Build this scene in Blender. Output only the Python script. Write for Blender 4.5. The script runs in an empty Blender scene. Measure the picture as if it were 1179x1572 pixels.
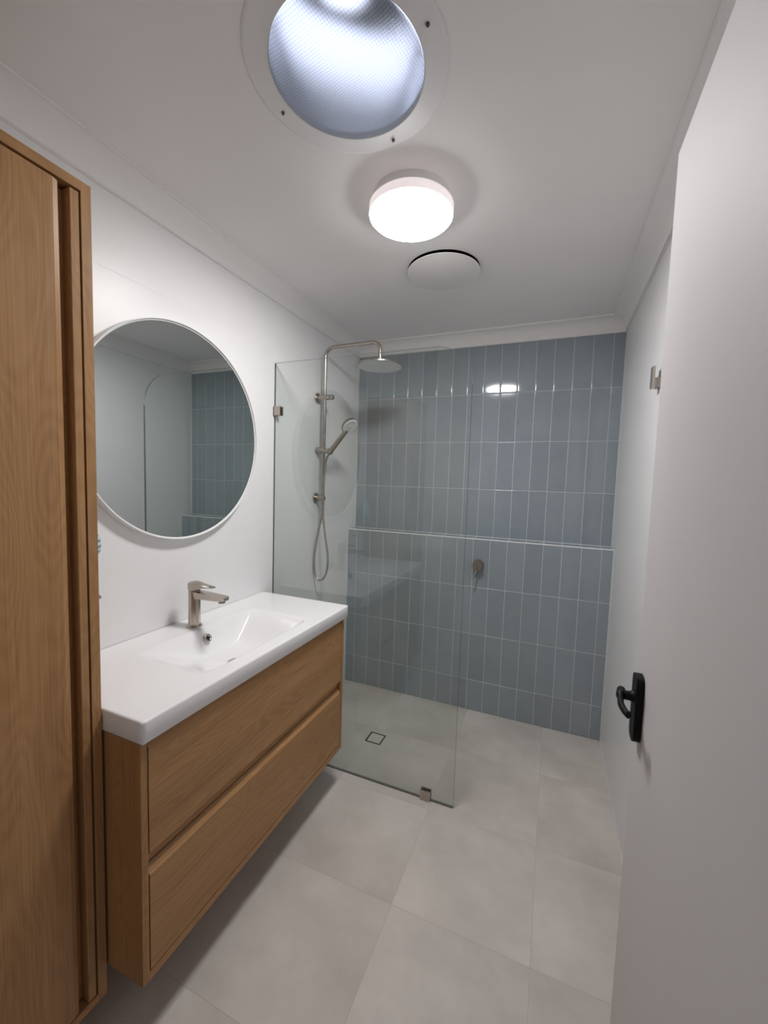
import bpy, bmesh, math, random
from mathutils import Vector, Matrix
PI = math.pi
random.seed(7)
sc = bpy.context.scene
col = sc.collection

# ------------------------------------------------------------------ camera
W = 1.6623      # room width (left wall x=0, right wall x=W); upper back wall is y=0, floor z=0
CEIL = 2.402
cam_d = bpy.data.cameras.new('camera'); cam = bpy.data.objects.new('camera', cam_d); col.objects.link(cam)
pitch, yaw, roll = -0.073164, 0.392912, 0.031046
fwd = Vector((-math.sin(yaw)*math.cos(pitch), math.cos(yaw)*math.cos(pitch), math.sin(pitch)))
rt = Vector((math.cos(yaw), math.sin(yaw), 0)); up = rt.cross(fwd)
r2 = math.cos(roll)*rt + math.sin(roll)*up; u2 = -math.sin(roll)*rt + math.cos(roll)*up
M = Matrix((r2, u2, -fwd)).transposed().to_4x4(); M.translation = Vector((1.33388, -2.67278, 1.44534))
cam.matrix_world = M
cam_d.sensor_fit = 'HORIZONTAL'; cam_d.sensor_width = 36; cam_d.lens = 625.07/1179*36
cam_d.clip_start = 0.02
sc.camera = cam

# ------------------------------------------------------------------ light, exposure
LAMP = 90.0          # ceiling lamp diffuser
SKY = 4.6           # daylight entering the skylight tube
HALL = (0.40, 0.39, 0.42); HALL_S = 0.28
w = bpy.data.worlds.new('world'); sc.world = w; w.use_nodes = True
w.node_tree.nodes['Background'].inputs[0].default_value = (*HALL, 1)
w.node_tree.nodes['Background'].inputs[1].default_value = HALL_S
sc.view_settings.view_transform = 'Standard'; sc.view_settings.look = 'None'
sc.view_settings.exposure = 0.0; sc.view_settings.gamma = 1.0; sc.view_settings.use_curve_mapping = False
sc.cycles.max_bounces = 14; sc.cycles.diffuse_bounces = 8; sc.cycles.glossy_bounces = 8
sc.cycles.transparent_max_bounces = 16
sc.cycles.caustics_reflective = False; sc.cycles.caustics_refractive = False
sc.cycles.sample_clamp_indirect = 6.0
sc.cycles.use_denoising = True

# ------------------------------------------------------------------ materials
def new_mat(name):
    m = bpy.data.materials.new(name); m.use_nodes = True
    nt = m.node_tree; b = nt.nodes['Principled BSDF']
    return m, nt, b
def N(nt, t, **kw):
    n = nt.nodes.new(t)
    for k, v in kw.items():
        if k in n.inputs.keys(): n.inputs[k].default_value = v
        else: setattr(n, k, v)
    return n
def L(nt, a, b): nt.links.new(a, b)
def plain(name, c, rough=.5, metal=0, coat=0, ior=1.5):
    m, nt, b = new_mat(name)
    b.inputs['Base Color'].default_value = (*c, 1); b.inputs['Roughness'].default_value = rough
    b.inputs['Metallic'].default_value = metal; b.inputs['IOR'].default_value = ior
    if coat: b.inputs['Coat Weight'].default_value = coat; b.inputs['Coat Roughness'].default_value = .05
    return m
def mottled(name, c1, c2, scale, rough=.5, bump=0., detail=6, mapping=(1, 1, 1), bscale=None, space='Object', per_obj=0., rough2=None):
    m, nt, b = new_mat(name)
    tc = N(nt, 'ShaderNodeTexCoord')
    mp = N(nt, 'ShaderNodeMapping'); mp.inputs['Scale'].default_value = mapping
    L(nt, tc.outputs[space], mp.inputs[0])
    vec = mp.outputs[0]
    oi = N(nt, 'ShaderNodeObjectInfo')
    if per_obj:
        ad = N(nt, 'ShaderNodeVectorMath', operation='ADD'); sc_ = N(nt, 'ShaderNodeVectorMath', operation='SCALE'); sc_.inputs['Scale'].default_value = 37.
        cb = N(nt, 'ShaderNodeCombineXYZ')
        L(nt, oi.outputs['Random'], cb.inputs[0]); L(nt, oi.outputs['Random'], cb.inputs[1])
        L(nt, cb.outputs[0], sc_.inputs[0]); L(nt, vec, ad.inputs[0]); L(nt, sc_.outputs[0], ad.inputs[1]); vec = ad.outputs[0]
    no = N(nt, 'ShaderNodeTexNoise'); no.inputs['Scale'].default_value = scale; no.inputs['Detail'].default_value = detail
    no.inputs['Roughness'].default_value = .6
    L(nt, vec, no.inputs['Vector'])
    cr = N(nt, 'ShaderNodeValToRGB'); cr.color_ramp.elements[0].position = .32; cr.color_ramp.elements[1].position = .68
    cr.color_ramp.elements[0].color = (*c1, 1); cr.color_ramp.elements[1].color = (*c2, 1)
    L(nt, no.outputs['Fac'], cr.inputs[0])
    out = cr.outputs[0]
    if per_obj:
        hs = N(nt, 'ShaderNodeHueSaturation'); mr = N(nt, 'ShaderNodeMapRange')
        mr.inputs['To Min'].default_value = 1-per_obj; mr.inputs['To Max'].default_value = 1+per_obj
        L(nt, oi.outputs['Random'], mr.inputs['Value']); L(nt, mr.outputs[0], hs.inputs['Value']); L(nt, out, hs.inputs['Color']); out = hs.outputs[0]
    L(nt, out, b.inputs['Base Color'])
    b.inputs['Roughness'].default_value = rough
    if bump:
        n2 = N(nt, 'ShaderNodeTexNoise'); n2.inputs['Scale'].default_value = bscale or scale*8; n2.inputs['Detail'].default_value = 3
        L(nt, vec, n2.inputs['Vector'])
        bp = N(nt, 'ShaderNodeBump'); bp.inputs['Strength'].default_value = bump; bp.inputs['Distance'].default_value = .002
        L(nt, n2.outputs['Fac'], bp.inputs['Height']); L(nt, bp.outputs[0], b.inputs['Normal'])
    return m
def wood(name, axis, c_dark, c_mid, c_light, seed=0., rough=.42):
    """oak veneer, grain running along axis (0 x, 1 y, 2 z)"""
    m, nt, b = new_mat(name)
    tc = N(nt, 'ShaderNodeTexCoord')
    def mapped(along, across, off):
        mp = N(nt, 'ShaderNodeMapping'); s = [across]*3; s[axis] = along
        mp.inputs['Scale'].default_value = s; mp.inputs['Location'].default_value = (off, off*.7, off*1.3)
        L(nt, tc.outputs['Object'], mp.inputs[0]); return mp.outputs[0]
    # cathedral figure: a warped field cut into fine bands
    n1 = N(nt, 'ShaderNodeTexNoise'); n1.inputs['Scale'].default_value = 1.; n1.inputs['Detail'].default_value = 2.; n1.inputs['Roughness'].default_value = .45
    L(nt, mapped(1.1, 5.5, seed), n1.inputs['Vector'])
    mul = N(nt, 'ShaderNodeMath', operation='MULTIPLY'); mul.inputs[1].default_value = 230.
    L(nt, n1.outputs['Fac'], mul.inputs[0])
    sn = N(nt, 'ShaderNodeMath', operation='SINE'); L(nt, mul.outputs[0], sn.inputs[0])
    n2 = N(nt, 'ShaderNodeTexNoise'); n2.inputs['Scale'].default_value = 1.; n2.inputs['Detail'].default_value = 5.
    L(nt, mapped(4, 260, seed+3), n2.inputs['Vector'])
    n3 = N(nt, 'ShaderNodeTexNoise'); n3.inputs['Scale'].default_value = 1.; n3.inputs['Detail'].default_value = 3.
    L(nt, mapped(.8, 14, seed+9), n3.inputs['Vector'])
    a = N(nt, 'ShaderNodeMath', operation='MULTIPLY_ADD'); a.inputs[1].default_value = .05; L(nt, sn.outputs[0], a.inputs[0])
    s2 = N(nt, 'ShaderNodeMath', operation='MULTIPLY_ADD'); s2.inputs[1].default_value = .55; s2.inputs[2].default_value = -.275+0.28; L(nt, n2.outputs['Fac'], s2.inputs[0])
    L(nt, s2.outputs[0], a.inputs[2])
    a2 = N(nt, 'ShaderNodeMath', operation='MULTIPLY_ADD'); a2.inputs[1].default_value = .45; L(nt, n3.outputs['Fac'], a2.inputs[0]); L(nt, a.outputs[0], a2.inputs[2])
    cr = N(nt, 'ShaderNodeValToRGB'); e = cr.color_ramp.elements
    e[0].position = .2; e[0].color = (*c_dark, 1); e[1].position = .82; e[1].color = (*c_light, 1)
    k = e.new(.5); k.color = (*c_mid, 1)
    L(nt, a2.outputs[0], cr.inputs[0]); L(nt, cr.outputs[0], b.inputs['Base Color'])
    b.inputs['Roughness'].default_value = rough; b.inputs['Specular IOR Level'].default_value = .32
    bp = N(nt, 'ShaderNodeBump'); bp.inputs['Strength'].default_value = .12; bp.inputs['Distance'].default_value = .001
    L(nt, n2.outputs['Fac'], bp.inputs['Height']); L(nt, bp.outputs[0], b.inputs['Normal'])
    return m
def brushed(name, c, rough):
    m, nt, b = new_mat(name)
    b.inputs['Metallic'].default_value = 1; b.inputs['Base Color'].default_value = (*c, 1)
    tc = N(nt, 'ShaderNodeTexCoord'); mp = N(nt, 'ShaderNodeMapping'); mp.inputs['Scale'].default_value = (900, 900, 30)
    no = N(nt, 'ShaderNodeTexNoise'); no.inputs['Scale'].default_value = 1.
    L(nt, tc.outputs['Object'], mp.inputs[0]); L(nt, mp.outputs[0], no.inputs['Vector'])
    mr = N(nt, 'ShaderNodeMapRange'); mr.inputs['To Min'].default_value = rough-.03; mr.inputs['To Max'].default_value = rough+.03
    L(nt, no.outputs['Fac'], mr.inputs['Value']); L(nt, mr.outputs[0], b.inputs['Roughness'])
    return m

OD, OM, OL = (.240, .116, .046), (.380, .205, .086), (.490, .288, .136)
M_paint = mottled('ceiling_paint', (.82, .806, .80), (.85, .836, .83), 3, rough=.75, bump=.05, bscale=160)
M_cornice = plain('cornice_paint', (.84, .83, .825), .6)
M_wtile = mottled('white_wall_tile', (.80, .80, .805), (.82, .82, .825), 4, rough=.38, bump=.02, bscale=5)
M_wgrout = plain('white_grout', (.78, .78, .785), .8)
M_btile = mottled('blue_tile_glaze', (.282, .326, .362), (.302, .346, .382), 9, rough=.07, bump=.05, detail=2, bscale=6.5, per_obj=.05)
M_bgrout = mottled('pale_grout', (.50, .55, .57), (.60, .65, .67), 60, rough=.75)
M_silicone = plain('white_silicone', (.62, .66, .66), .35)
M_floor = mottled('floor_tile', (.505, .465, .430), (.680, .635, .595), 2.6, rough=.45, bump=.03, detail=8, bscale=120, per_obj=.02)
M_fgrout = plain('floor_grout', (.50, .465, .435), .8)
M_oakv = wood('oak_vertical', 2, OD, OM, OL, 2.1)
M_oakh = wood('oak_horizontal', 1, OD, OM, OL, 5.3)
M_oakx = wood('oak_depthwise', 0, OD, OM, OL, 7.7)
M_gapshade = plain('painted_gap_shade', (.02, .014, .01), .8)  # near-black colour standing in for the shade inside cabinet gaps
M_ceramic = plain('white_ceramic', (.86, .86, .87), .16)
M_nickel = brushed('brushed_nickel', (.47, .42, .37), .27)
M_nickeld = brushed('brushed_nickel_dark', (.36, .32, .28), .30)
M_rubber = mottled('grey_nozzle_plate', (.70, .71, .73), (.76, .77, .79), 90, rough=.55)
M_whitep = plain('white_plastic', (.80, .80, .80), .35)
M_mirror = plain('mirror_silver', (.60, .645, .64), 0.0, metal=1)
M_frame = plain('white_metal_frame', (.80, .81, .81), .35)
M_door = mottled('door_paint', (.60, .588, .595), (.625, .612, .62), 2.5, rough=.62, bump=.04, bscale=60)
M_black = plain('black_metal', (.004, .004, .0045), .5)
M_black.node_tree.nodes['Principled BSDF'].inputs['Specular IOR Level'].default_value = .22
M_hole = plain('dark_duct', (.015, .015, .015), .9)
M_screw = plain('screw_metal', (.08, .075, .07), .5)
M_ring = plain('skylight_ring_plastic', (.80, .80, .81), .5)

def glass_mat():
    m, nt, b = new_mat('screen_glass'); nt.nodes.remove(b); out = nt.nodes['Material Output']
    tr = N(nt, 'ShaderNodeBsdfTransparent'); tr.inputs[0].default_value = (.945, .965, .952, 1)
    gl = N(nt, 'ShaderNodeBsdfGlossy'); gl.inputs['Roughness'].default_value = 0.0; gl.inputs[0].default_value = (1, 1, 1, 1)
    lw = N(nt, 'ShaderNodeLayerWeight'); lw.inputs['Blend'].default_value = .5
    # Schlick from facing: facing = 1-cos
    p = N(nt, 'ShaderNodeMath', operation='POWER'); p.inputs[1].default_value = 5; L(nt, lw.outputs['Facing'], p.inputs[0])
    ma = N(nt, 'ShaderNodeMath', operation='MULTIPLY_ADD'); ma.inputs[1].default_value = .92; ma.inputs[2].default_value = .08; L(nt, p.outputs[0], ma.inputs[0])
    ge = N(nt, 'ShaderNodeNewGeometry')
    inv = N(nt, 'ShaderNodeMath', operation='SUBTRACT'); inv.inputs[0].default_value = 1; L(nt, ge.outputs['Backfacing'], inv.inputs[1])
    mm = N(nt, 'ShaderNodeMath', operation='MULTIPLY'); L(nt, ma.outputs[0], mm.inputs[0]); L(nt, inv.outputs[0], mm.inputs[1])
    mx = N(nt, 'ShaderNodeMixShader'); L(nt, mm.outputs[0], mx.inputs[0]); L(nt, tr.outputs[0], mx.inputs[1]); L(nt, gl.outputs[0], mx.inputs[2])
    L(nt, mx.outputs[0], out.inputs[0]); return m
M_glass = glass_mat()
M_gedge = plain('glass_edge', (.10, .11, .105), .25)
M_gedge_lit = plain('glass_edge_painted_lit', (.46, .50, .48), .25)  # paler copy of the edge colour, light on the top edge painted in
def emit_mat(name, c, s):
    m, nt, b = new_mat(name); b.inputs['Base Color'].default_value = (.8, .8, .8, 1)
    b.inputs['Emission Color'].default_value = (*c, 1); b.inputs['Emission Strength'].default_value = s; return m
M_lamp = emit_mat('lamp_diffuser', (1., .975, .965), LAMP)
M_lampside = emit_mat('lamp_side', (1., .86, .87), .58)
M_daylight = emit_mat('daylight', (.82, .855, 1.), SKY)
M_tubetop = plain('tube_top_white', (.80, .82, .86), .6)
M_tube = plain('reflective_tube', (.90, .92, .96), .33, metal=1)
def lens_mat():
    m, nt, b = new_mat('prismatic_lens'); nt.nodes.remove(b); out = nt.nodes['Material Output']
    tc = N(nt, 'ShaderNodeTexCoord'); mp = N(nt, 'ShaderNodeMapping'); mp.inputs['Rotation'].default_value = (0, 0, math.radians(12))
    L(nt, tc.outputs['Object'], mp.inputs[0]); sx = N(nt, 'ShaderNodeSeparateXYZ'); L(nt, mp.outputs[0], sx.inputs[0])
    outs = []
    for i in (0, 1):
        mu = N(nt, 'ShaderNodeMath', operation='MULTIPLY'); mu.inputs[1].default_value = 2*PI/.0065; L(nt, sx.outputs[i], mu.inputs[0])
        s = N(nt, 'ShaderNodeMath', operation='SINE'); L(nt, mu.outputs[0], s.inputs[0]); outs.append(s.outputs[0])
    ad = N(nt, 'ShaderNodeMath', operation='ADD'); L(nt, outs[0], ad.inputs[0]); L(nt, outs[1], ad.inputs[1])
    bp = N(nt, 'ShaderNodeBump'); bp.inputs['Strength'].default_value = .8; bp.inputs['Distance'].default_value = .0008; L(nt, ad.outputs[0], bp.inputs['Height'])
    mr = N(nt, 'ShaderNodeMapRange'); mr.inputs['From Min'].default_value = -2; mr.inputs['From Max'].default_value = 2; L(nt, ad.outputs[0], mr.inputs['Value'])
    cr = N(nt, 'ShaderNodeValToRGB'); cr.color_ramp.elements[0].color = (.62, .66, .74, 1); cr.color_ramp.elements[1].color = (.92, .95, 1., 1); L(nt, mr.outputs[0], cr.inputs[0])
    tl = N(nt, 'ShaderNodeBsdfTranslucent'); L(nt, cr.outputs[0], tl.inputs[0])
    rf = N(nt, 'ShaderNodeBsdfRefraction'); rf.inputs['IOR'].default_value = 1.12; rf.inputs['Roughness'].default_value = .42; L(nt, cr.outputs[0], rf.inputs[0])
    gl = N(nt, 'ShaderNodeBsdfGlossy'); gl.inputs['Roughness'].default_value = .2; L(nt, bp.outputs[0], gl.inputs['Normal'])
    m1 = N(nt, 'ShaderNodeMixShader'); m1.inputs[0].default_value = .42; L(nt, tl.outputs[0], m1.inputs[1]); L(nt, rf.outputs[0], m1.inputs[2])
    m2 = N(nt, 'ShaderNodeMixShader'); m2.inputs[0].default_value = .08; L(nt, m1.outputs[0], m2.inputs[1]); L(nt, gl.outputs[0], m2.inputs[2])
    L(nt, m2.outputs[0], out.inputs[0]); return m
M_lens = lens_mat()
def stripe_mat():
    m, nt, b = new_mat('striped_terry')
    tc = N(nt, 'ShaderNodeTexCoord'); sp = N(nt, 'ShaderNodeSeparateXYZ'); L(nt, tc.outputs['Object'], sp.inputs[0])
    mu = N(nt, 'ShaderNodeMath', operation='MULTIPLY'); mu.inputs[1].default_value = 2*PI/.016; L(nt, sp.outputs[2], mu.inputs[0])
    s = N(nt, 'ShaderNodeMath', operation='SINE'); L(nt, mu.outputs[0], s.inputs[0])
    cr = N(nt, 'ShaderNodeValToRGB'); cr.color_ramp.elements[0].position = .1; cr.color_ramp.elements[1].position = .5
    cr.color_ramp.elements[0].color = (.45, .58, .60, 1); cr.color_ramp.elements[1].color = (.12, .22, .26, 1)
    L(nt, s.outputs[0], cr.inputs[0]); L(nt, cr.outputs[0], b.inputs['Base Color']); b.inputs['Roughness'].default_value = .95
    return m
M_towel = stripe_mat()

# ------------------------------------------------------------------ helpers
def empty(name, loc, label=None, cat=None, group=None, kind=None, rz=0):
    o = bpy.data.objects.new(name, None); col.objects.link(o); o.location = loc; o.rotation_euler[2] = rz
    o.empty_display_size = .05
    tag(o, label, cat, group, kind); return o
def tag(o, label=None, cat=None, group=None, kind=None):
    if label: o['label'] = label
    if cat: o['category'] = cat
    if group: o['group'] = group
    if kind: o['kind'] = kind
    return o
def wloc(o):
    v = Vector((0, 0, 0))
    while o: v += o.location; o = o.parent
    return v
def obj(name, bm, mat, parent=None, smooth=False, origin=None, bevel=0, seg=2, auto=None):
    """world-space bmesh -> one mesh object (geometry shifted so that it sits right under its parent)"""
    if bevel:
        bmesh.ops.bevel(bm, geom=[e for e in bm.edges if e.calc_face_angle(0) > .5], offset=bevel, segments=seg, affect='EDGES', profile=.5)
    bmesh.ops.recalc_face_normals(bm, faces=bm.faces)
    base = wloc(parent) if parent else Vector((0, 0, 0))
    o_loc = Vector(origin) if origin is not None else (base if parent else Vector((0, 0, 0)))
    for v in bm.verts: v.co -= o_loc
    me = bpy.data.meshes.new(name); bm.to_mesh(me); bm.free()
    mats = mat if isinstance(mat, (list, tuple)) else [mat]
    for m in mats: me.materials.append(m)
    if smooth or auto:
        for p in me.polygons: p.use_smooth = True
    o = bpy.data.objects.new(name, me); col.objects.link(o)
    if auto:
        me.set_sharp_from_angle(angle=math.radians(auto))
    o.location = o_loc - base if parent else o_loc
    if parent: o.parent = parent
    return o
def box(bm, x0, x1, y0, y1, z0, z1):
    vs = [bm.verts.new((x, y, z)) for x in (x0, x1) for y in (y0, y1) for z in (z0, z1)]
    for f in ((0, 1, 3, 2), (4, 6, 7, 5), (0, 4, 5, 1), (2, 3, 7, 6), (0, 2, 6, 4), (1, 5, 7, 3)):
        bm.faces.new([vs[i] for i in f])
    return bm
def B(*a): return box(bmesh.new(), *a)
def frame_of(d):
    d = Vector(d).normalized(); a = Vector((0, 0, 1)) if abs(d.z) < .9 else Vector((1, 0, 0))
    u = d.cross(a).normalized(); v = d.cross(u).normalized(); return u, v, d
def lathe(bm, prof, origin, axis=(0, 0, 1), n=40, capa=True, capb=True):
    """prof: list of (radius, distance along axis)"""
    u, v, d = frame_of(axis); o = Vector(origin); rings = []
    for r, h in prof:
        if r < 1e-6: rings.append([bm.verts.new(o+d*h)]); continue
        rings.append([bm.verts.new(o+d*h+(u*math.cos(2*PI*i/n)+v*math.sin(2*PI*i/n))*r) for i in range(n)])
    for a, b in zip(rings, rings[1:]):
        if len(a) == 1 and len(b) == 1: continue
        for i in range(n):
            j = (i+1) % n
            if len(a) == 1: bm.faces.new((a[0], b[j], b[i]))
            elif len(b) == 1: bm.faces.new((a[i], a[j], b[0]))
            else: bm.faces.new((a[i], a[j], b[j], b[i]))
    if capa and len(rings[0]) > 1: bm.faces.new(list(reversed(rings[0])))
    if capb and len(rings[-1]) > 1: bm.faces.new(rings[-1])
    return bm
def LA(*a, **k): return lathe(bmesh.new(), *a, **k)
def smooth_path(pts, n=8):
    P = [Vector(p) for p in pts]; out = []
    Q = [P[0]*2-P[1]]+P+[P[-1]*2-P[-2]]
    for i in range(1, len(Q)-2):
        a, b, c, d = Q[i-1:i+3]
        for k in range(n):
            t = k/n
            out.append(.5*((2*b)+(c-a)*t+(2*a-5*b+4*c-d)*t*t+(3*b-a-3*c+d)*t**3))
    out.append(P[-1]); return out
def tube(bm, pts, r, n=16, cap=True):
    P = [Vector(p) for p in pts]; T = []
    for i in range(len(P)):
        a = P[max(i-1, 0)]; b = P[min(i+1, len(P)-1)]; T.append((b-a).normalized())
    u, v, _ = frame_of(T[0]); rings = []
    for i, p in enumerate(P):
        u = (u-T[i]*u.dot(T[i])).normalized(); v = T[i].cross(u)
        rr = r[i] if isinstance(r, (list, tuple)) else r
        rings.append([bm.verts.new(p+(u*math.cos(2*PI*k/n)+v*math.sin(2*PI*k/n))*rr) for k in range(n)])
    for a, b in zip(rings, rings[1:]):
        for k in range(n): bm.faces.new((a[k], a[(k+1) % n], b[(k+1) % n], b[k]))
    if cap: bm.faces.new(list(reversed(rings[0]))); bm.faces.new(rings[-1])
    return bm
def TB(*a, **k): return tube(bmesh.new(), *a, **k)
def extrude_poly(pts, axis, a, b):
    """2-D polygon extruded along axis; pts are the two other coordinates in order"""
    bm = bmesh.new()
    def mk(p, t):
        c = list(p); c.insert(axis, t); return bm.verts.new(c)
    A = [mk(p, a) for p in pts]; Bv = [mk(p, b) for p in pts]; n = len(pts)
    bm.faces.new(A); bm.faces.new(list(reversed(Bv)))
    for i in range(n): bm.faces.new((A[i], Bv[i], Bv[(i+1) % n], A[(i+1) % n]))
    return bm

# ------------------------------------------------------------------ the room shell
YF = -2.60       # inner face of the wall with the doorway
T = .006         # tile thickness standing on the wall bed
wall_back = tag(obj('wall_back', B(-.1, W+.1, .0012, .12, -.02, CEIL+.1), M_bgrout), kind='structure')
LD, LZ = .1125, 1.1109        # ledge depth and height
ledge = tag(obj('wall_back_ledge', B(0.0, W, -LD+.0012, .0012, 0, LZ-.0012), M_bgrout), kind='structure')
wall_left = tag(obj('wall_left', B(-.12, -.0003, YF-.1, .0012, 0, CEIL+.1), M_wgrout), kind='structure')
wall_right = tag(obj('wall_right', B(W+.0003, W+.12, YF-.1, .0012, 0, CEIL+.1), M_wgrout), kind='structure')
DX0, DX1, DZ = .68, 1.556, 2.07
bm = bmesh.new(); box(bm, -.12, DX0, YF-.1, YF, 0, CEIL+.1); box(bm, DX1, W+.12, YF-.1, YF, 0, CEIL+.1); box(bm, DX0, DX1, YF-.1, YF, DZ, CEIL+.1)
wall_front = tag(obj('wall_front', bm, M_paint), kind='structure')
floor = tag(obj('floor', B(-.12, W+.12, -3.6, .05, -.08, -.0005), M_fgrout), kind='structure')

# ceiling with round openings for the skylight tube and the exhaust duct
SKX, SKY_Y, SKR = .832, -1.768, .180
VX, VY, VR = .823, -.832, .160
def ceiling_mesh():
    bm = bmesh.new(); n = 64
    def ring(cx, cy, r, z): return [bm.verts.new((cx+r*math.cos(2*PI*i/n), cy+r*math.sin(2*PI*i/n), z)) for i in range(n)]
    x0, x1 = -.12, W+.12
    def cell(y0, y1, cx, cy, r):
        rg = ring(cx, cy, r, CEIL); out = []
        for i in range(n):      # matching points on the rectangle border, by angle
            a = 2*PI*i/n; dx, dy = math.cos(a), math.sin(a)
            tx = ((x1 if dx > 0 else x0)-cx)/dx if abs(dx) > 1e-9 else 1e9
            ty = ((y1 if dy > 0 else y0)-cy)/dy if abs(dy) > 1e-9 else 1e9
            t = min(tx, ty); out.append(bm.verts.new((cx+dx*t, cy+dy*t, CEIL)))
        for i in range(n):
            j = (i+1) % n
            a, b = out[i].co, out[j].co
            if abs(a.x-b.x) > 1e-6 and abs(a.y-b.y) > 1e-6:   # a rectangle corner lies between
                cxx = x1 if max(a.x, b.x) > x1-1e-6 else x0; cyy = y1 if max(a.y, b.y) > y1-1e-6 else y0
                c = bm.verts.new((cxx, cyy, CEIL)); bm.faces.new((rg[i], out[i], c, out[j], rg[j]))
            else: bm.faces.new((rg[i], out[i], out[j], rg[j]))
        up_ = [bm.verts.new((v.co.x, v.co.y, CEIL+.02)) for v in rg]
        for i in range(n): bm.faces.new((rg[i], rg[(i+1) % n], up_[(i+1) % n], up_[i]))
    cell(-1.30, .12, VX, VY, VR-.002)
    cell(-2.72, -1.30, SKX, SKY_Y, SKR)
    return bm
ceiling = tag(obj('ceiling', ceiling_mesh(), M_paint), kind='structure')
slab = bmesh.new()
# upper slab keeps daylight of the hall out of the ceiling void
box(slab, -.12, W+.12, -2.72, SKY_Y-.3, CEIL+.02, CEIL+.10); box(slab, -.12, W+.12, SKY_Y+.3, .12, CEIL+.2, CEIL+.28)
box(slab, -.12, SKX-.3, SKY_Y-.3, SKY_Y+.3, CEIL+.02, CEIL+.10); box(slab, SKX+.3, W+.12, SKY_Y-.3, SKY_Y+.3, CEIL+.02, CEIL+.10)
tag(obj('ceiling_void', slab, M_paint), kind='structure')

# ---- cornices (mitred cove)
def cove():
    p = [(0, .08), (.007, .08), (.010, .074)]
    for k in range(9):
        a = PI/2*k/8; p.append((.078-.066*math.cos(a), .078-.066*math.sin(a)))
    p += [(.074, .010), (.08, .007), (.08, 0)]
    return p
def cornice(name, side):
    bm = bmesh.new(); pr = cove(); y0, y1 = YF, 0.0; A = []; Bv = []
    for d, q in [(0, 0)]+pr:
        z = CEIL-q
        if side == 'left': a, b = (d, y0+d, z), (d, y1-d, z)
        elif side == 'right': a, b = (W-d, y0+d, z), (W-d, y1-d, z)
        elif side == 'back': a, b = (d, y1-d, z), (W-d, y1-d, z)
        else: a, b = (d, y0+d, z), (W-d, y0+d, z)
        A.append(bm.verts.new(a)); Bv.append(bm.verts.new(b))
    n = len(A)
    for i in range(n): bm.faces.new((A[i], Bv[i], Bv[(i+1) % n], A[(i+1) % n]))
    bm.faces.new(A); bm.faces.new(list(reversed(Bv)))
    return tag(obj(name, bm, M_cornice, auto=35), kind='structure')
for i, s in enumerate(('left', 'back', 'right', 'front')): cornice('trim_%d' % (i+1), s)

# ------------------------------------------------------------------ tiles
_cache = {}
def tile(parent, cx, cy, cz, sx, sy, sz, mat, bev, face, name='tile', seg=2):
    """a tile as its own part; alike tiles share one mesh. face: '+x','-x','-y','+z' = the side that shows"""
    key = (round(sx, 4), round(sy, 4), round(sz, 4), mat.name, face, round(bev, 5))
    if key not in _cache:
        ax = 'xyz'.index(face[1]); s = 1 if face[0] == '+' else -1; h = [sx/2, sy/2, sz/2]
        ta, tb = [q for q in range(3) if q != ax]
        # rings from the back edge to the flat face: inset, depth below the face, tilt of the surface there
        if seg > 1: rings = [(0, 2*h[ax], None), (0, .0013, 50), (.0010, .0006, 26), (.0028, .00012, 9), (bev, 0, 0)]
        else: rings = [(0, 2*h[ax], None), (0, .0003, 45), (bev, 0, 0)]
        bm = bmesh.new(); R = []
        for ins, dep, tilt in rings:
            rg = []
            for u_, v_ in ((-1, -1), (1, -1), (1, 1), (-1, 1)):
                c = [0, 0, 0]; c[ax] = s*(h[ax]-dep); c[ta] = u_*(h[ta]-ins); c[tb] = v_*(h[tb]-ins); rg.append(bm.verts.new(c))
            R.append(rg)
        faces = []
        for k, (a, b) in enumerate(zip(R, R[1:])):
            for q in range(4): faces.append((bm.faces.new((a[q], a[(q+1) % 4], b[(q+1) % 4], b[q])), k))
        faces.append((bm.faces.new(R[-1]), 99)); faces.append((bm.faces.new(list(reversed(R[0]))), 98))
        bmesh.ops.recalc_face_normals(bm, faces=bm.faces)
        bm.verts.index_update(); vi = {v.index: k for k, rg in enumerate(R) for v in rg}
        kinds = [k for f, k in faces]
        me = bpy.data.meshes.new(name); bm.to_mesh(me); bm.free(); me.materials.append(mat)
        nl = []
        for p, kd in zip(me.polygons, kinds):
            p.use_smooth = True
            for li in p.loop_indices:
                vx = me.loops[li].vertex_index
                if kd in (0, 98): nl.append(tuple(p.normal)); continue
                if kd == 99: n_ = [0, 0, 0]; n_[ax] = s; nl.append(tuple(n_)); continue
                t_ = math.radians(rings[vi[vx]][2]); pn = p.normal.copy(); pn[ax] = 0; pn.normalize()
                n_ = pn*math.sin(t_); n_[ax] = s*math.cos(t_); nl.append(tuple(n_))
        me.normals_split_custom_set(nl)
        _cache[key] = me
    o = bpy.data.objects.new(name, _cache[key]); col.objects.link(o); o.parent = parent
    o.location = Vector((cx, cy, cz))-wloc(parent); return o
G = .0027
xs = [0.0]+[.071+.102*k for k in range(16)]+[W]
def span(a, b, a_end=False, b_end=False):     # tile between two joint centres
    return a+(0.0005 if a_end else G/2), b-(0.0005 if b_end else G/2)
zt = 2.0233; zrows_up = [LZ]+[zt-.302*2, zt-.302, zt, CEIL-.078]
for r in range(4):
    z0, z1 = zrows_up[r], zrows_up[r+1]
    for i in range(17):
        x0, x1 = span(xs[i], xs[i+1], i == 0, i == 16); a, b = z0+G/2, z1-G/2
        tile(wall_back, (x0+x1)/2, T/2, (a+b)/2, x1-x0, T, b-a, M_btile, .0052, '-y')
z1_ = .8044; zrows_lo = [0, z1_-.604, z1_-.302, z1_, LZ-.004]
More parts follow.
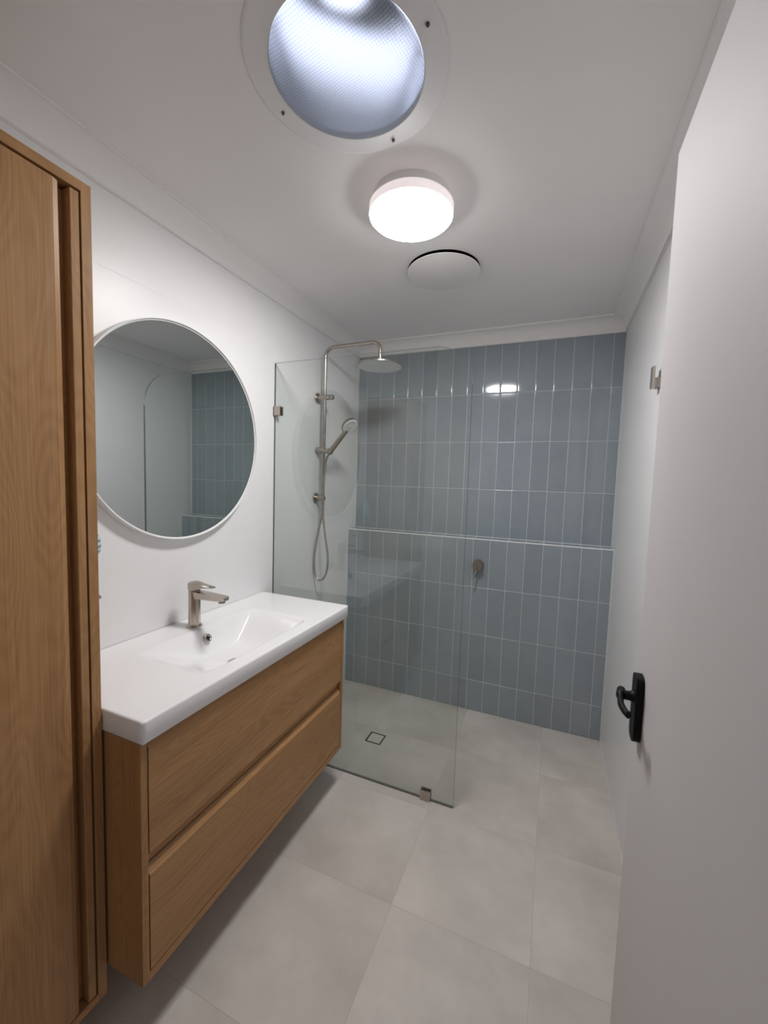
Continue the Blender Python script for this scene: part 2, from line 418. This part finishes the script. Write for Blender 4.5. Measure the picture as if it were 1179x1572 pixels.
for r in range(4):
    z0, z1 = zrows_lo[r], zrows_lo[r+1]
    for i in range(17):
        x0, x1 = span(xs[i], xs[i+1], i == 0, i == 16); a, b = z0+G/2, z1-G/2
        tile(ledge, (x0+x1)/2, -LD+T/2, (a+b)/2, x1-x0, T, b-a, M_btile, .0052, '-y')
for i in range(17):                            # tiles on top of the ledge
    x0, x1 = span(xs[i], xs[i+1], i == 0, i == 16)
    tile(ledge, (x0+x1)/2, (-LD-.0)/2+.003, LZ-T/2, x1-x0, LD-.012, T, M_btile, .0052, '+z')
obj('edge_trim', B(0.001, W-.001, -LD-.0006, -LD+.008, LZ-.006, LZ+.0008), M_frame, ledge, bevel=.0015)
# corner sealant
for nm, bx, par in (('corner_sealant', (0, .004, -.0035, .001, LZ, 2.325), wall_back), ('corner_sealant', (W-.004, W, -.0035, .001, LZ, 2.325), wall_back),
                    ('corner_sealant', (0, .0055, -LD-.004, -LD+.001, 0, LZ), ledge), ('corner_sealant', (W-.005, W, -LD-.004, -LD+.001, 0, LZ), ledge),
                    ('shelf_sealant', (.004, W-.004, -.004, .001, LZ-.001, LZ+.0035), ledge)):
    obj(nm, B(*bx), M_silicone, par)
obj('corner_sealant', B(W-.004, W, -2.5, -LD-.004, 0, .004), M_silicone, wall_right)
obj('corner_sealant', B(0, .004, -2.5, -LD-.004, 0, .004), M_silicone, wall_left)

# white wall tiles 1200 x 300
GW = .0009
wz = [0]+[2.088-.3*k for k in range(6, -1, -1)]+[2.39]
def wall_tiles(par, side):
    for r in range(len(wz)-1):
        z0, z1 = wz[r]+GW/2, wz[r+1]-GW/2
        y = .0
        ys = [0.0, -.951, -2.151, YF] if side == 'l' else [0.0, -.90, -2.10, YF]
        for a, b in zip(ys, ys[1:]):
            y1, y0 = a-GW/2, b+GW/2
            if side == 'l': tile(par, -.003, (y0+y1)/2, (z0+z1)/2, .006, y1-y0, z1-z0, M_wtile, .0004, '+x', seg=1)
            else: tile(par, W+.003, (y0+y1)/2, (z0+z1)/2, .006, y1-y0, z1-z0, M_wtile, .0004, '-x', seg=1)
wall_tiles(wall_left, 'l'); wall_tiles(wall_right, 'r')

# floor tiles 450 x 450, the drain cuts a square hole in one of them
DRX, DRY, DRS = .483, -.640, .0465
fx = [0, .449, .899, 1.349, W]; fy = [-LD, -.10-.45, -1.0, -1.45, -1.90, -2.35, -2.8, -3.25, -3.6]
GF = .0018
for i in range(4):
    for j in range(len(fy)-1):
        x0, x1 = fx[i]+GF/2, fx[i+1]-GF/2; y1, y0 = fy[j]-GF/2, fy[j+1]+GF/2
        pieces = [(x0, x1, y0, y1)]
        if i == 0 and y0 < DRY < y1:
            a_, b_, c_ = DRX-DRS, DRY-DRS, DRY+DRS
            obj('tile', extrude_poly([(x0, y0), (x1, y0), (x1, b_), (a_, b_), (a_, c_), (x1, c_), (x1, y1), (x0, y1)], 2, -.006, 0), M_floor, floor, origin=((x0+x1)/2, (y0+y1)/2, -.003)); continue
        if x0 < DRX < x1 and y0 < DRY < y1:
            a_, b_, c_ = DRX+DRS, DRY-DRS, DRY+DRS
            obj('tile', extrude_poly([(x0, y0), (x1, y0), (x1, y1), (x0, y1), (x0, c_), (a_, c_), (a_, b_), (x0, b_)], 2, -.006, 0), M_floor, floor, origin=((x0+x1)/2, (y0+y1)/2, -.003)); continue
        tile(floor, (x0+x1)/2, (y0+y1)/2, -.003, x1-x0, y1-y0, .006, M_floor, .0004, '+z', seg=1)

# ------------------------------------------------------------------ floor drain
dr = empty('floor_drain', (DRX, DRY, 0), 'square tile-insert drain with black rim in the shower floor', 'drain')
s = DRS-.0005
bm = bmesh.new()
for bx in ((-s, s, -s, -s+.0075), (-s, s, s-.0075, s), (-s, -s+.0075, -s+.0075, s-.0075), (s-.0075, s, -s+.0075, s-.0075)):
    box(bm, DRX+bx[0], DRX+bx[1], DRY+bx[2], DRY+bx[3], -.006, .0006)
obj('rim', bm, M_black, dr)
obj('tile_insert', B(DRX-s+.0085, DRX+s-.0085, DRY-s+.0085, DRY+s-.0085, -.006, -.0002), M_floor, dr)
obj('well', B(DRX-s, DRX+s, DRY-s, DRY+s, -.012, -.0061), M_hole, dr)

# ------------------------------------------------------------------ glass shower screen
GY, GT, GX, GZ, GR = -.948, .010, .998, 2.027, .165
scr = empty('shower_screen', (0, GY, 0), 'frameless fixed glass shower screen with rounded top corner beside the basin', 'shower screen')
bm = bmesh.new()
pts = [(.002, .006), (GX, .006)]
for k in range(17):
    a = PI/2*k/16; pts.append((GX-GR+GR*math.cos(a), GZ-GR+GR*math.sin(a)))
pts.append((.002, GZ))
fr = [bm.verts.new((x, GY-GT/2, z)) for x, z in pts]; bk = [bm.verts.new((x, GY+GT/2, z)) for x, z in pts]
bm.faces.new(fr); bm.faces.new(list(reversed(bk)))
for i in range(len(pts)):
    f = bm.faces.new((fr[i], bk[i], bk[(i+1) % len(pts)], fr[(i+1) % len(pts)])); f.material_index = 2 if 1 < i < len(pts)-1 else 1  # arc and top edge get the painted-lit colour, the rest the dark one
obj('glass_pane', bm, [M_glass, M_gedge, M_gedge_lit], scr)
for (x0, x1, z0, z1) in ((.001, .042, 1.765, 1.810), (.845, .893, .001, .045)):
    bm = B(x0, x1, GY-GT/2-.009, GY-GT/2-.0003, z0, z1); box(bm, x0, x1, GY+GT/2+.0003, GY+GT/2+.009, z0, z1)
    if z0 > 1: box(bm, x0, x0+.004, GY-GT/2-.009, GY+GT/2+.009, z0, z1)
    obj('clamp', bm, M_nickel, scr, bevel=.0012)

# ------------------------------------------------------------------ vanity cabinet
VX1 = .475; VY0, VY1 = -2.045, -1.040; VZ0, VZ1 = .190, .814; PT = .017
van = empty('vanity_cabinet', (0, (VY0+VY1)/2, VZ0), 'wall-hung oak vanity cabinet with two wide drawers under the basin', 'cabinet')
for a, b in ((VY0, VY0+PT), (VY1-PT, VY1)):
    obj('side_panel', B(.001, VX1, a, b, VZ0, VZ1), M_oakv, van, bevel=.0012)
obj('bottom_panel', B(.001, VX1, VY0+PT+.0003, VY1-PT-.0003, VZ0, VZ0+.022), M_oakh, van, bevel=.0012)
obj('back_panel', B(.001, .012, VY0+PT+.0003, VY1-PT-.0003, VZ0+.0223, VZ1), M_oakh, van)
obj('gap_shade_sheet', B(.435, .440, VY0+PT+.0005, VY1-PT-.0005, VZ0+.0225, VZ1-.03), M_gapshade, van)  # added dark sheet, paints the shade seen through the drawer gaps
def drawer(zb, zf, ztop):
    # profile in x,z : flat front, bevel running back and up to the finger rail
    pf = [(VX1-.020, zb), (VX1-.001, zb), (VX1, zb+.001), (VX1, zf-.0015), (VX1-.0015, zf), (VX1-.016, ztop-.001), (VX1-.017, ztop), (VX1-.032, ztop), (VX1-.032, zb)]
    bm = extrude_poly(pf, 1, VY0+PT+.0036, VY1-PT-.0036)
    return obj('drawer', bm, M_oakh, van)
drawer(.525, .797, .811)
drawer(VZ0+.025, .469, .486)
obj('finger_rail', B(.444, .4565, VY0+PT+.0005, VY1-PT-.0005, .489, .5235), M_oakh, van)

# ------------------------------------------------------------------ basin
BX1, BY0, BY1, BZ, BZ0 = .487, -2.0485, -1.0225, .8725, .8150
bas = empty('basin', (0, (BY0+BY1)/2, BZ0), 'white ceramic basin top with rectangular bowl on the oak vanity', 'basin')
BCY = -1.535
def bowl(x, y):
    tx = min((x-.136)/.040, (.428-x)/.055); ty = (BCY+.268-y)/.150 if y > BCY else (y-BCY+.275)/.262
    if tx <= 0 or ty <= 0: return 0.
    k = 6.; m = -math.log(math.exp(-k*min(tx, 3))+math.exp(-k*min(ty, 3)))/k
    m = max(0., min(1., m/.92))
    s_ = m*m*(3-2*m)
    return .095*(.72*m+.28*s_)
bm = bmesh.new(); R_ = .006
gx = [.0015+(BX1-R_-.0015)*i/96 for i in range(97)]
gy = [BY0+R_+(BY1-BY0-2*R_)*j/204 for j in range(205)]
gr = {}
def soft(x, y):
    # two-pass smoothed depth for a soft rim
    t = 0; n = 0
    for dx in (-.006, -.003, 0, .003, .006):
        for dy in (-.009, -.0045, 0, .0045, .009): t += bowl(x+dx, y+dy); n += 1
    return t/n
for i, x in enumerate(gx):
    for j, y in enumerate(gy): gr[i, j] = bm.verts.new((x, y, BZ-soft(x, y)))
for i in range(96):
    for j in range(204): bm.faces.new((gr[i, j], gr[i+1, j], gr[i+1, j+1], gr[i, j+1]))
loop = [gr[0, j] for j in range(205)]+[gr[i, 204] for i in range(1, 97)]+[gr[96, j] for j in range(203, -1, -1)]+[gr[i, 0] for i in range(95, 0, -1)]
def onorm(v):
    nx = 1 if v.co.x > BX1-R_-1e-5 else 0; ny = 1 if v.co.y > BY1-R_-1e-5 else -1 if v.co.y < BY0+R_+1e-5 else 0
    d = Vector((nx, ny, 0)); return d.normalized() if d.length else d
prev = loop; nrm = [onorm(v) for v in loop]; base = [v.co.copy() for v in loop]
def ring_off(off, z):
    global prev
    cur = [bm.verts.new((b.x+n.x*off, b.y+n.y*off, z)) for b, n in zip(base, nrm)]
    for i in range(len(cur)):
        j = (i+1) % len(cur); bm.faces.new((prev[i], prev[j], cur[j], cur[i]))
    prev = cur
for k in range(1, 5):
    a = PI/2*k/4; ring_off(R_*math.sin(a), BZ-R_*(1-math.cos(a)))
ring_off(R_, BZ0+.004); ring_off(R_-.004, BZ0); ring_off(-.02, BZ0)
obj('basin_body', bm, M_ceramic, bas, smooth=True)
# overflow ring on the back wall of the bowl, and the waste in the bottom
ox, oz = .1575, .837
obj('overflow_ring', LA([(.0080, .0), (.0080, .0035), (.0145, .0045), (.0162, .002), (.0162, 0)], (ox, BCY-.002, oz), axis=(.86, 0, .5), n=32, capa=False, capb=False), M_nickel, bas, smooth=True)
obj('overflow_hole', LA([(.0080, -.004), (.0080, .0006)], (ox, BCY-.002, oz), axis=(.86, 0, .5), n=24), M_hole, bas)
wz0 = BZ-soft(.30, BCY)
obj('waste_plug', LA([(.030, -.004), (.030, .001), (.026, .0025), (.024, .0012), (.0235, .004), (.012, .0052), (0, .0055)], (.302, BCY-.01, wz0), n=36), M_nickel, bas, smooth=True)

# ------------------------------------------------------------------ basin mixer tap
TX, TY, TZ = .090, -1.536, BZ+.0005
tap = empty('basin_tap', (TX, TY, TZ), 'brushed nickel single-lever basin tap standing on the white basin', 'tap')
obj('body', LA([(.0275, 0), (.0275, .004), (.0265, .0055), (.0215, .0065), (.0215, .138), (.0205, .1395)], (TX, TY, TZ), n=40), M_nickel, tap, auto=40)
bm = bmesh.new()
def spout_sec(x, hw, z0, z1):
    return [bm.verts.new((x, TY+sy*hw*c, z0 if sz < 0 else z1)) for sy, sz, c in ((-1, -1, .8), (1, -1, .8), (1, 1, 1), (-1, 1, 1))]
secs = [spout_sec(TX+.012, .0185, TZ+.110, TZ+.137), spout_sec(TX+.05, .0185, TZ+.1125, TZ+.1365), spout_sec(TX+.11, .0185, TZ+.115, TZ+.1345), spout_sec(TX+.150, .0180, TZ+.1185, TZ+.1325), spout_sec(TX+.158, .0135, TZ+.1205, TZ+.1315)]
for a, b in zip(secs, secs[1:]):
    for k in range(4): bm.faces.new((a[k], a[(k+1) % 4], b[(k+1) % 4], b[k]))
bm.faces.new(secs[0]); bm.faces.new(list(reversed(secs[-1])))
sp = obj('spout', bm, M_nickel, tap, bevel=.003, seg=3, auto=40)
obj('aerator', LA([(.0115, .010), (.0125, 0), (.0125, -.008), (.0095, -.0085), (.009, -.006)], (TX+.136, TY, TZ+.117), n=28), M_nickeld, sp, auto=40)
bm = bmesh.new(); secs = []
for x, hw, z0, z1 in ((TX-.0215, .008, .146, .163), (TX-.017, .016, .1425, .171), (TX, .0218, .1415, .1745), (TX+.015, .0195, .143, .1740), (TX+.030, .0165, .1485, .1715), (TX+.06, .0145, .1565, .1675), (TX+.092, .0125, .1605, .1650), (TX+.098, .008, .1610, .1640)):
    secs.append([bm.verts.new((x, TY+hw*c, TZ+(z0 if s_ < 0 else z1) - (0 if s_ < 0 else q))) for c, s_, q in ((-1, -1, 0), (1, -1, 0), (1, 1, .004), (.5, 1, 0), (-.5, 1, 0), (-1, 1, .004))])
for a, b in zip(secs, secs[1:]):
    for k in range(6): bm.faces.new((a[k], a[(k+1) % 6], b[(k+1) % 6], b[k]))
bm.faces.new(secs[0]); bm.faces.new(list(reversed(secs[-1])))
obj('lever', bm, M_nickel, tap, auto=50)

# ------------------------------------------------------------------ tall cabinet
CX1, CY1, CY0, CZ0, CZ1, CP = .350, -2.0525, -2.4555, .120, 2.076, .021
tall = empty('tall_cabinet', (0, (CY0+CY1)/2, CZ0), 'tall narrow oak wall cabinet with a grooved door left of the basin', 'cabinet')
obj('side_panel', B(.001, CX1, CY1-CP, CY1, CZ0, CZ1), M_oakv, tall, bevel=.0012)
obj('side_panel', B(.001, CX1, CY0, CY0+CP, CZ0, CZ1), M_oakv, tall, bevel=.0012)
obj('top_panel', B(.001, CX1, CY0+CP+.0003, CY1-CP-.0003, CZ1-CP, CZ1), M_oakh, tall, bevel=.0012)
obj('bottom_panel', B(.001, CX1, CY0+CP+.0003, CY1-CP-.0003, CZ0, CZ0+CP), M_oakh, tall, bevel=.0012)
obj('back_panel', B(.001, .012, CY0+CP+.0003, CY1-CP-.0003, CZ0+CP+.0003, CZ1-CP-.0003), M_oakv, tall)
yo = CY1-CP-.0045
pf = [(CX1-.032, yo), (CX1-.001, yo), (CX1, yo-.001), (CX1, yo-.017), (CX1-.001, yo-.018), (CX1-.027, yo-.0185), (CX1-.027, yo-.0365), (CX1-.0045, yo-.0385), (CX1, yo-.050), (CX1, CY0+CP+.003), (CX1-.032, CY0+CP+.003)]
obj('door', extrude_poly(pf, 2, CZ0+CP+.004, CZ1-CP-.006), M_oakv, tall)
obj('gap_shade_sheet', B(CX1-.040, CX1-.035, CY0+CP+.0005, CY1-CP-.0005, CZ0+CP+.0005, CZ1-CP-.0005), M_gapshade, tall)  # added dark sheet, paints the shade in the gaps round the door

# ------------------------------------------------------------------ round mirror
MY, MZ, MR = -1.519, 1.6060, .4025
mir = empty('round_mirror', (0, MY, MZ-MR), 'large round wall mirror in a thin white metal frame above the basin', 'mirror')
obj('frame', LA([(MR-.012, .001), (MR, .001), (MR, .0295), (MR-.001, .0305), (MR-.0025, .0305), (MR-.0060, .0235), (MR-.012, .0225)], (0, MY, MZ), axis=(1, 0, 0), n=128, capa=False, capb=False), M_frame, mir, auto=40)
obj('mirror_glass', LA([(MR-.0065, .019), (MR-.0065, .0232)], (0, MY, MZ), axis=(1, 0, 0), n=128), M_mirror, mir)

# ------------------------------------------------------------------ ceiling lamp
LX, LY, LR = .836, -1.314, .142
lamp = empty('ceiling_lamp', (LX, LY, CEIL), 'round white ceiling light, lit, between the skylight and the exhaust fan', 'lamp')
obj('base', LA([(.128, 0), (.128, -.030)], (LX, LY, CEIL-.0005), n=64), M_whitep, lamp, auto=40)
obj('rim', LA([(.105, -.0305), (LR-.004, -.0300), (LR, -.034), (LR, -.056), (LR-.002, -.060)], (LX, LY, CEIL), n=72, capb=False), M_lampside, lamp, auto=50)
obj('diffuser', LA([(LR-.002, -.0601), (LR-.008, -.0655), (LR-.025, -.0690), (.07, -.0715), (0, -.0725)], (LX, LY, CEIL), n=72, capa=False), M_lamp, lamp, smooth=True)

# ------------------------------------------------------------------ exhaust fan with a flush round cover
fan = empty('exhaust_fan', (VX, VY, CEIL), 'flat round exhaust fan cover with a dark gap around it near the shower', 'exhaust fan')
obj('cover', LA([(VR-.002, -.0115), (VR, -.0125), (VR, -.0150), (VR-.003, -.0165), (0, -.0170)], (VX, VY, CEIL), n=72), M_paint, fan, auto=50)
obj('duct', LA([(VR-.0035, .12), (VR-.0025, .0)], (VX, VY, CEIL), n=64, capb=False), M_hole, fan)
obj('hub', LA([(.03, .05), (.03, -.0117)], (VX, VY, CEIL), n=24), M_hole, fan)

# ------------------------------------------------------------------ tubular skylight
sky = empty('tubular_skylight', (SKX, SKY_Y, CEIL), 'large round tubular skylight with a ribbed blue-white diffuser in the ceiling', 'skylight')
obj('trim_ring', LA([(SKR, .004), (SKR, -.004), (SKR+.0015, -.0055), (SKR+.004, -.0050), (SKR+.008, -.0028), (SKR+.05, -.0022), (SKR+.058, -.0005), (SKR+.058, .0)], (SKX, SKY_Y, CEIL-.0002), n=96, capa=False, capb=False), M_ring, sky, smooth=True)
prof = [((SKR-.0005)*math.sin(a), -.0145+.0135*(1-math.cos(a))) for a in [PI/2*k/14 for k in range(15)]]
obj('diffuser', LA(prof, (SKX, SKY_Y, CEIL-.0045), n=96, capb=False), M_lens, sky, smooth=True)
obj('light_tube', LA([(SKR+.001, 0.0), (SKR+.001, .36)], (SKX, SKY_Y, CEIL+.001), n=64, capa=False, capb=False), M_tube, sky, smooth=True)
obj('tube_top', LA([(SKR+.001, .0), (0, .0)], (SKX, SKY_Y, CEIL+.36), n=64, capa=False), M_tubetop, sky)
obj('dome', LA([(.085, .0), (0, .0)], (SKX-.055, SKY_Y+.060, CEIL+.358), n=48, capa=False), M_daylight, sky)
for x, y in ((1.037, -1.801), (.626, -1.737), (.865, -1.558), (.798, -1.979)):
    obj('screw', LA([(.0, -.0085), (.003, -.0082), (.0042, -.006), (.0042, -.002)], (x, y, CEIL), n=12), M_screw, sky)

# ------------------------------------------------------------------ shower column
SY = -.550; RX = .052
shw = empty('shower_set', (0, SY, 1.262), 'brushed nickel shower rail with curved arm and round overhead rose', 'shower')
pts = [(RX, SY, 1.262), (RX, SY, 2.165)]
for k in range(1, 9):
    a = PI/2*k/8; pts.append((RX+.055-.055*math.cos(a), SY, 2.165+.055*math.sin(a)))
HX = .402
pts += [(HX-.045-.1, SY, 2.2205)]
for k in range(0, 9):
    a = PI/2*k/8; pts.append((HX-.045+.045*math.sin(a), SY, 2.1755+.045*math.cos(a)))
pts += [(HX, SY, 2.118)]
obj('rail', TB(pts, .0100, n=24), M_nickel, shw, auto=40)
hd = obj('shower_rose', LA([(.0135, .048), (.0145, .030), (.0135, .026), (.0145, .024), (.017, .016), (.040, .0115), (.110, .007), (.1245, .003), (.126, -.001), (.1255, -.005), (.1225, -.0062)], (HX, SY, 2.090), n=72), M_nickel, shw, auto=45)
obj('nozzle_plate', LA([(.1215, -.0040), (.1215, -.0068), (0, -.0078)], (HX, SY, 2.090), n=64), M_rubber, hd)
for z, x1 in ((1.933, .110), (1.338, .064)):
    br = obj('wall_bracket', LA([(.030, .0008), (.030, .006), (.028, .008), (.0150, .0085), (.0150, x1-.002), (.013, x1)], (0, SY, z), axis=(1, 0, 0), n=36), M_nickel, shw, auto=40)
    if z > 1.5: obj('clamp_screw', LA([(.005, 0), (.005, .0160), (.003, .0170)], (x1-.02, SY, z), axis=(0, -1, 0), n=16), M_nickeld, br)
obj('slider', LA([(.0150, -.060), (.0175, -.056), (.0175, -.022), (.0140, -.019), (.0140, .018), (.0185, .020), (.0185, .040), (.0160, .044)], (RX+.012, SY, 1.620), axis=(.97, .0, -.10), n=32), M_nickel, shw, auto=40)

# hand shower and its hose
hs = empty('hand_shower', (.10, SY, 1.60), 'round hand shower with white spray face and looping metal hose in its holder', 'hand shower')
p0 = Vector((.093, SY-.012, 1.602)); p1 = Vector((.205, SY-.025, 1.722))
dirh = (p1-p0).normalized()
obj('handle', TB([p0, p0+dirh*.012, p0+dirh*.02, p0+dirh*.10, p1, p1+dirh*.018], [.0115, .0140, .0148, .0138, .0125, .0135], n=24), M_nickeld, hs, auto=40)
nrm_ = Vector((.58, -.20, -.80)).normalized(); nrm_ = (nrm_-dirh*nrm_.dot(dirh)*.75).normalized()
hc = p1+dirh*.050
hh = obj('spray_head', LA([(.012, -.030), (.028, -.026), (.044, -.016), (.050, -.004), (.0505, .002), (.048, .004)], hc-nrm_*.002, axis=nrm_, n=44), M_nickeld, hs, auto=45)
obj('spray_face', LA([(.0475, .002), (.0475, .0055), (.041, .0085), (.038, .0078), (0, .0078)], hc-nrm_*.002, axis=nrm_, n=40), M_whitep, hh, auto=40)
obj('nozzle_ring', LA([(.012, .0), (.012, .0012), (0, .0014)], hc+nrm_*.0062, axis=nrm_, n=24), M_rubber, hh)
hose = [(.0525, SY, 1.262), (.050, SY-.004, 1.235), (.030, SY-.006, 1.14), (.008, SY-.010, 1.00), (.006, SY-.012, .93), (.020, SY-.014, .865), (.052, SY-.015, .838), (.088, SY-.016, .870), (.104, SY-.018, .930), (.104, SY-.018, 1.00), (.088, SY-.020, 1.10), (.070, SY-.020, 1.22), (.066, SY-.018, 1.32), (.068, SY-.017, 1.45), (.078, SY-.015, 1.56), tuple(p0+dirh*.004)]
def zfix(p): return (max(p[0], .0075), p[1], p[2])
path = smooth_path([zfix(p) for p in hose], 10)
obj('hose', TB(path, [.0068 if (i//1) % 2 else .0062 for i in range(len(path))], n=14), M_nickel, hs, smooth=True)

# ------------------------------------------------------------------ shower mixer valve
vv = empty('shower_mixer', (.925, -LD, .948), 'small round brushed nickel shower mixer with pin lever on blue tiles', 'tap')
ax = (0, -1, 0)
obj('wall_plate', LA([(.0345, .0003), (.0345, .005), (.0325, .007)], (.925, -LD, .948), axis=ax, n=40), M_nickeld, vv, auto=40)
obj('body', LA([(.0305, .0072), (.0305, .048), (.0285, .051)], (.925, -LD, .948), axis=ax, n=40), M_nickel, vv, auto=40)
obj('pin_lever', TB([(.922, -LD-.040, .925), (.916, -LD-.050, .905), (.903, -LD-.066, .862)], [.0045, .0045, .0052], n=14), M_nickeld, vv, auto=40)

# ------------------------------------------------------------------ robe hook on the right wall
hk = empty('robe_hook', (W, -.915, 1.815), 'small square metal robe hook on the right wall beside the open door', 'hook')
obj('base', B(W-.010, W-.0003, -.937, -.900, 1.813, 1.850), M_nickeld, hk, bevel=.0012)
obj('neck', B(W-.018, W-.0102, -.935, -.902, 1.815, 1.848), M_nickeld, hk, bevel=.0012)
obj('prong', B(W-.027, W-.0182, -.937, -.905, 1.812, 1.888), M_nickel, hk, bevel=.0015)

# ------------------------------------------------------------------ open door
dx0, dx1, dy1, dy0, dtop = 1.504, 1.540, -1.773, -2.590, 2.040
door = empty('door_1', (dx0, dy0, 0), kind='structure')
obj('door_leaf', B(dx0, dx1, dy0, dy1, .008, dtop), M_door, door, bevel=.0025, seg=3, auto=50)
pp = []
for cy, cz, a0 in ((-1.802-.014, 1.108-.014, 0), (-1.842+.014, 1.108-.014, 90), (-1.842+.014, .985+.014, 180), (-1.802-.014, .985+.014, 270)):
    for k in range(7):
        a = math.radians(a0+15*k); pp.append((cy+.014*math.cos(a), cz+.014*math.sin(a)))
hp = obj('handle_plate', extrude_poly(pp, 0, dx0-.013, dx0-.0003), M_black, door, bevel=.003, seg=2, auto=50)
HY, HZ = -1.824, 1.066
obj('spindle_rose', LA([(.0110, .0), (.0105, .004), (.0085, .006), (.0080, .024)], (dx0-.0128, HY, HZ), axis=(-1, 0, 0), n=24), M_black, hp, auto=40)
path = smooth_path([(dx0-.032, HY+.010, HZ+.002), (dx0-.035, HY-.006, HZ+.001), (dx0-.037, HY-.022, HZ-.001), (dx0-.038, HY-.036, HZ-.002), (dx0-.035, HY-.056, HZ-.003), (dx0-.031, HY-.068, HZ-.003)], 5)
bm = tube(bmesh.new(), path, [.0075 if i < 7 else .0052 for i in range(len(path))], n=12)
for v in bm.verts: v.co.z = HZ+(v.co.z-HZ)*1.25
obj('lever', bm, M_black, hp, auto=40)

# ------------------------------------------------------------------ items beside the tall cabinet
tw = bmesh.new()
prof = []
for k in range(25):
    t = k/24; r = .010+.040*math.sin(PI*min(1, t**1.5))**.8 if t < .97 else .018
    prof.append((r, -t*.15))
lathe(tw, prof, (.068, -1.921, 1.325), n=28)
for v in tw.verts:
    a = math.atan2(v.co.y+1.921, v.co.x-.068); k = 1+.07*math.sin(5*a)+.04*math.sin(9*a+v.co.z*30)
    v.co.x = .068+(v.co.x-.068)*k*.92; v.co.y = -1.921+(v.co.y+1.921)*k
    v.co.x = max(v.co.x, .004)
tag(obj('hand_towel', tw, M_towel, smooth=True, origin=(.068, -1.921, 1.162)), 'pale teal striped cloth hanging on the wall, mostly hidden behind the tall cabinet', 'towel')
ho = empty('towel_hook', (0, -1.858, 1.052), 'small dark metal wall hook peeking past the edge of the tall cabinet', 'hook')
obj('plate', LA([(.013, .0003), (.013, .004), (.011, .0055)], (0, -1.858, 1.052), axis=(1, 0, 0), n=24), M_nickeld, ho, auto=40)
obj('peg', TB([(.005, -1.858, 1.052), (.030, -1.858, 1.052), (.040, -1.856, 1.060)], [.005, .005, .007], n=12), M_nickeld, ho, auto=40)
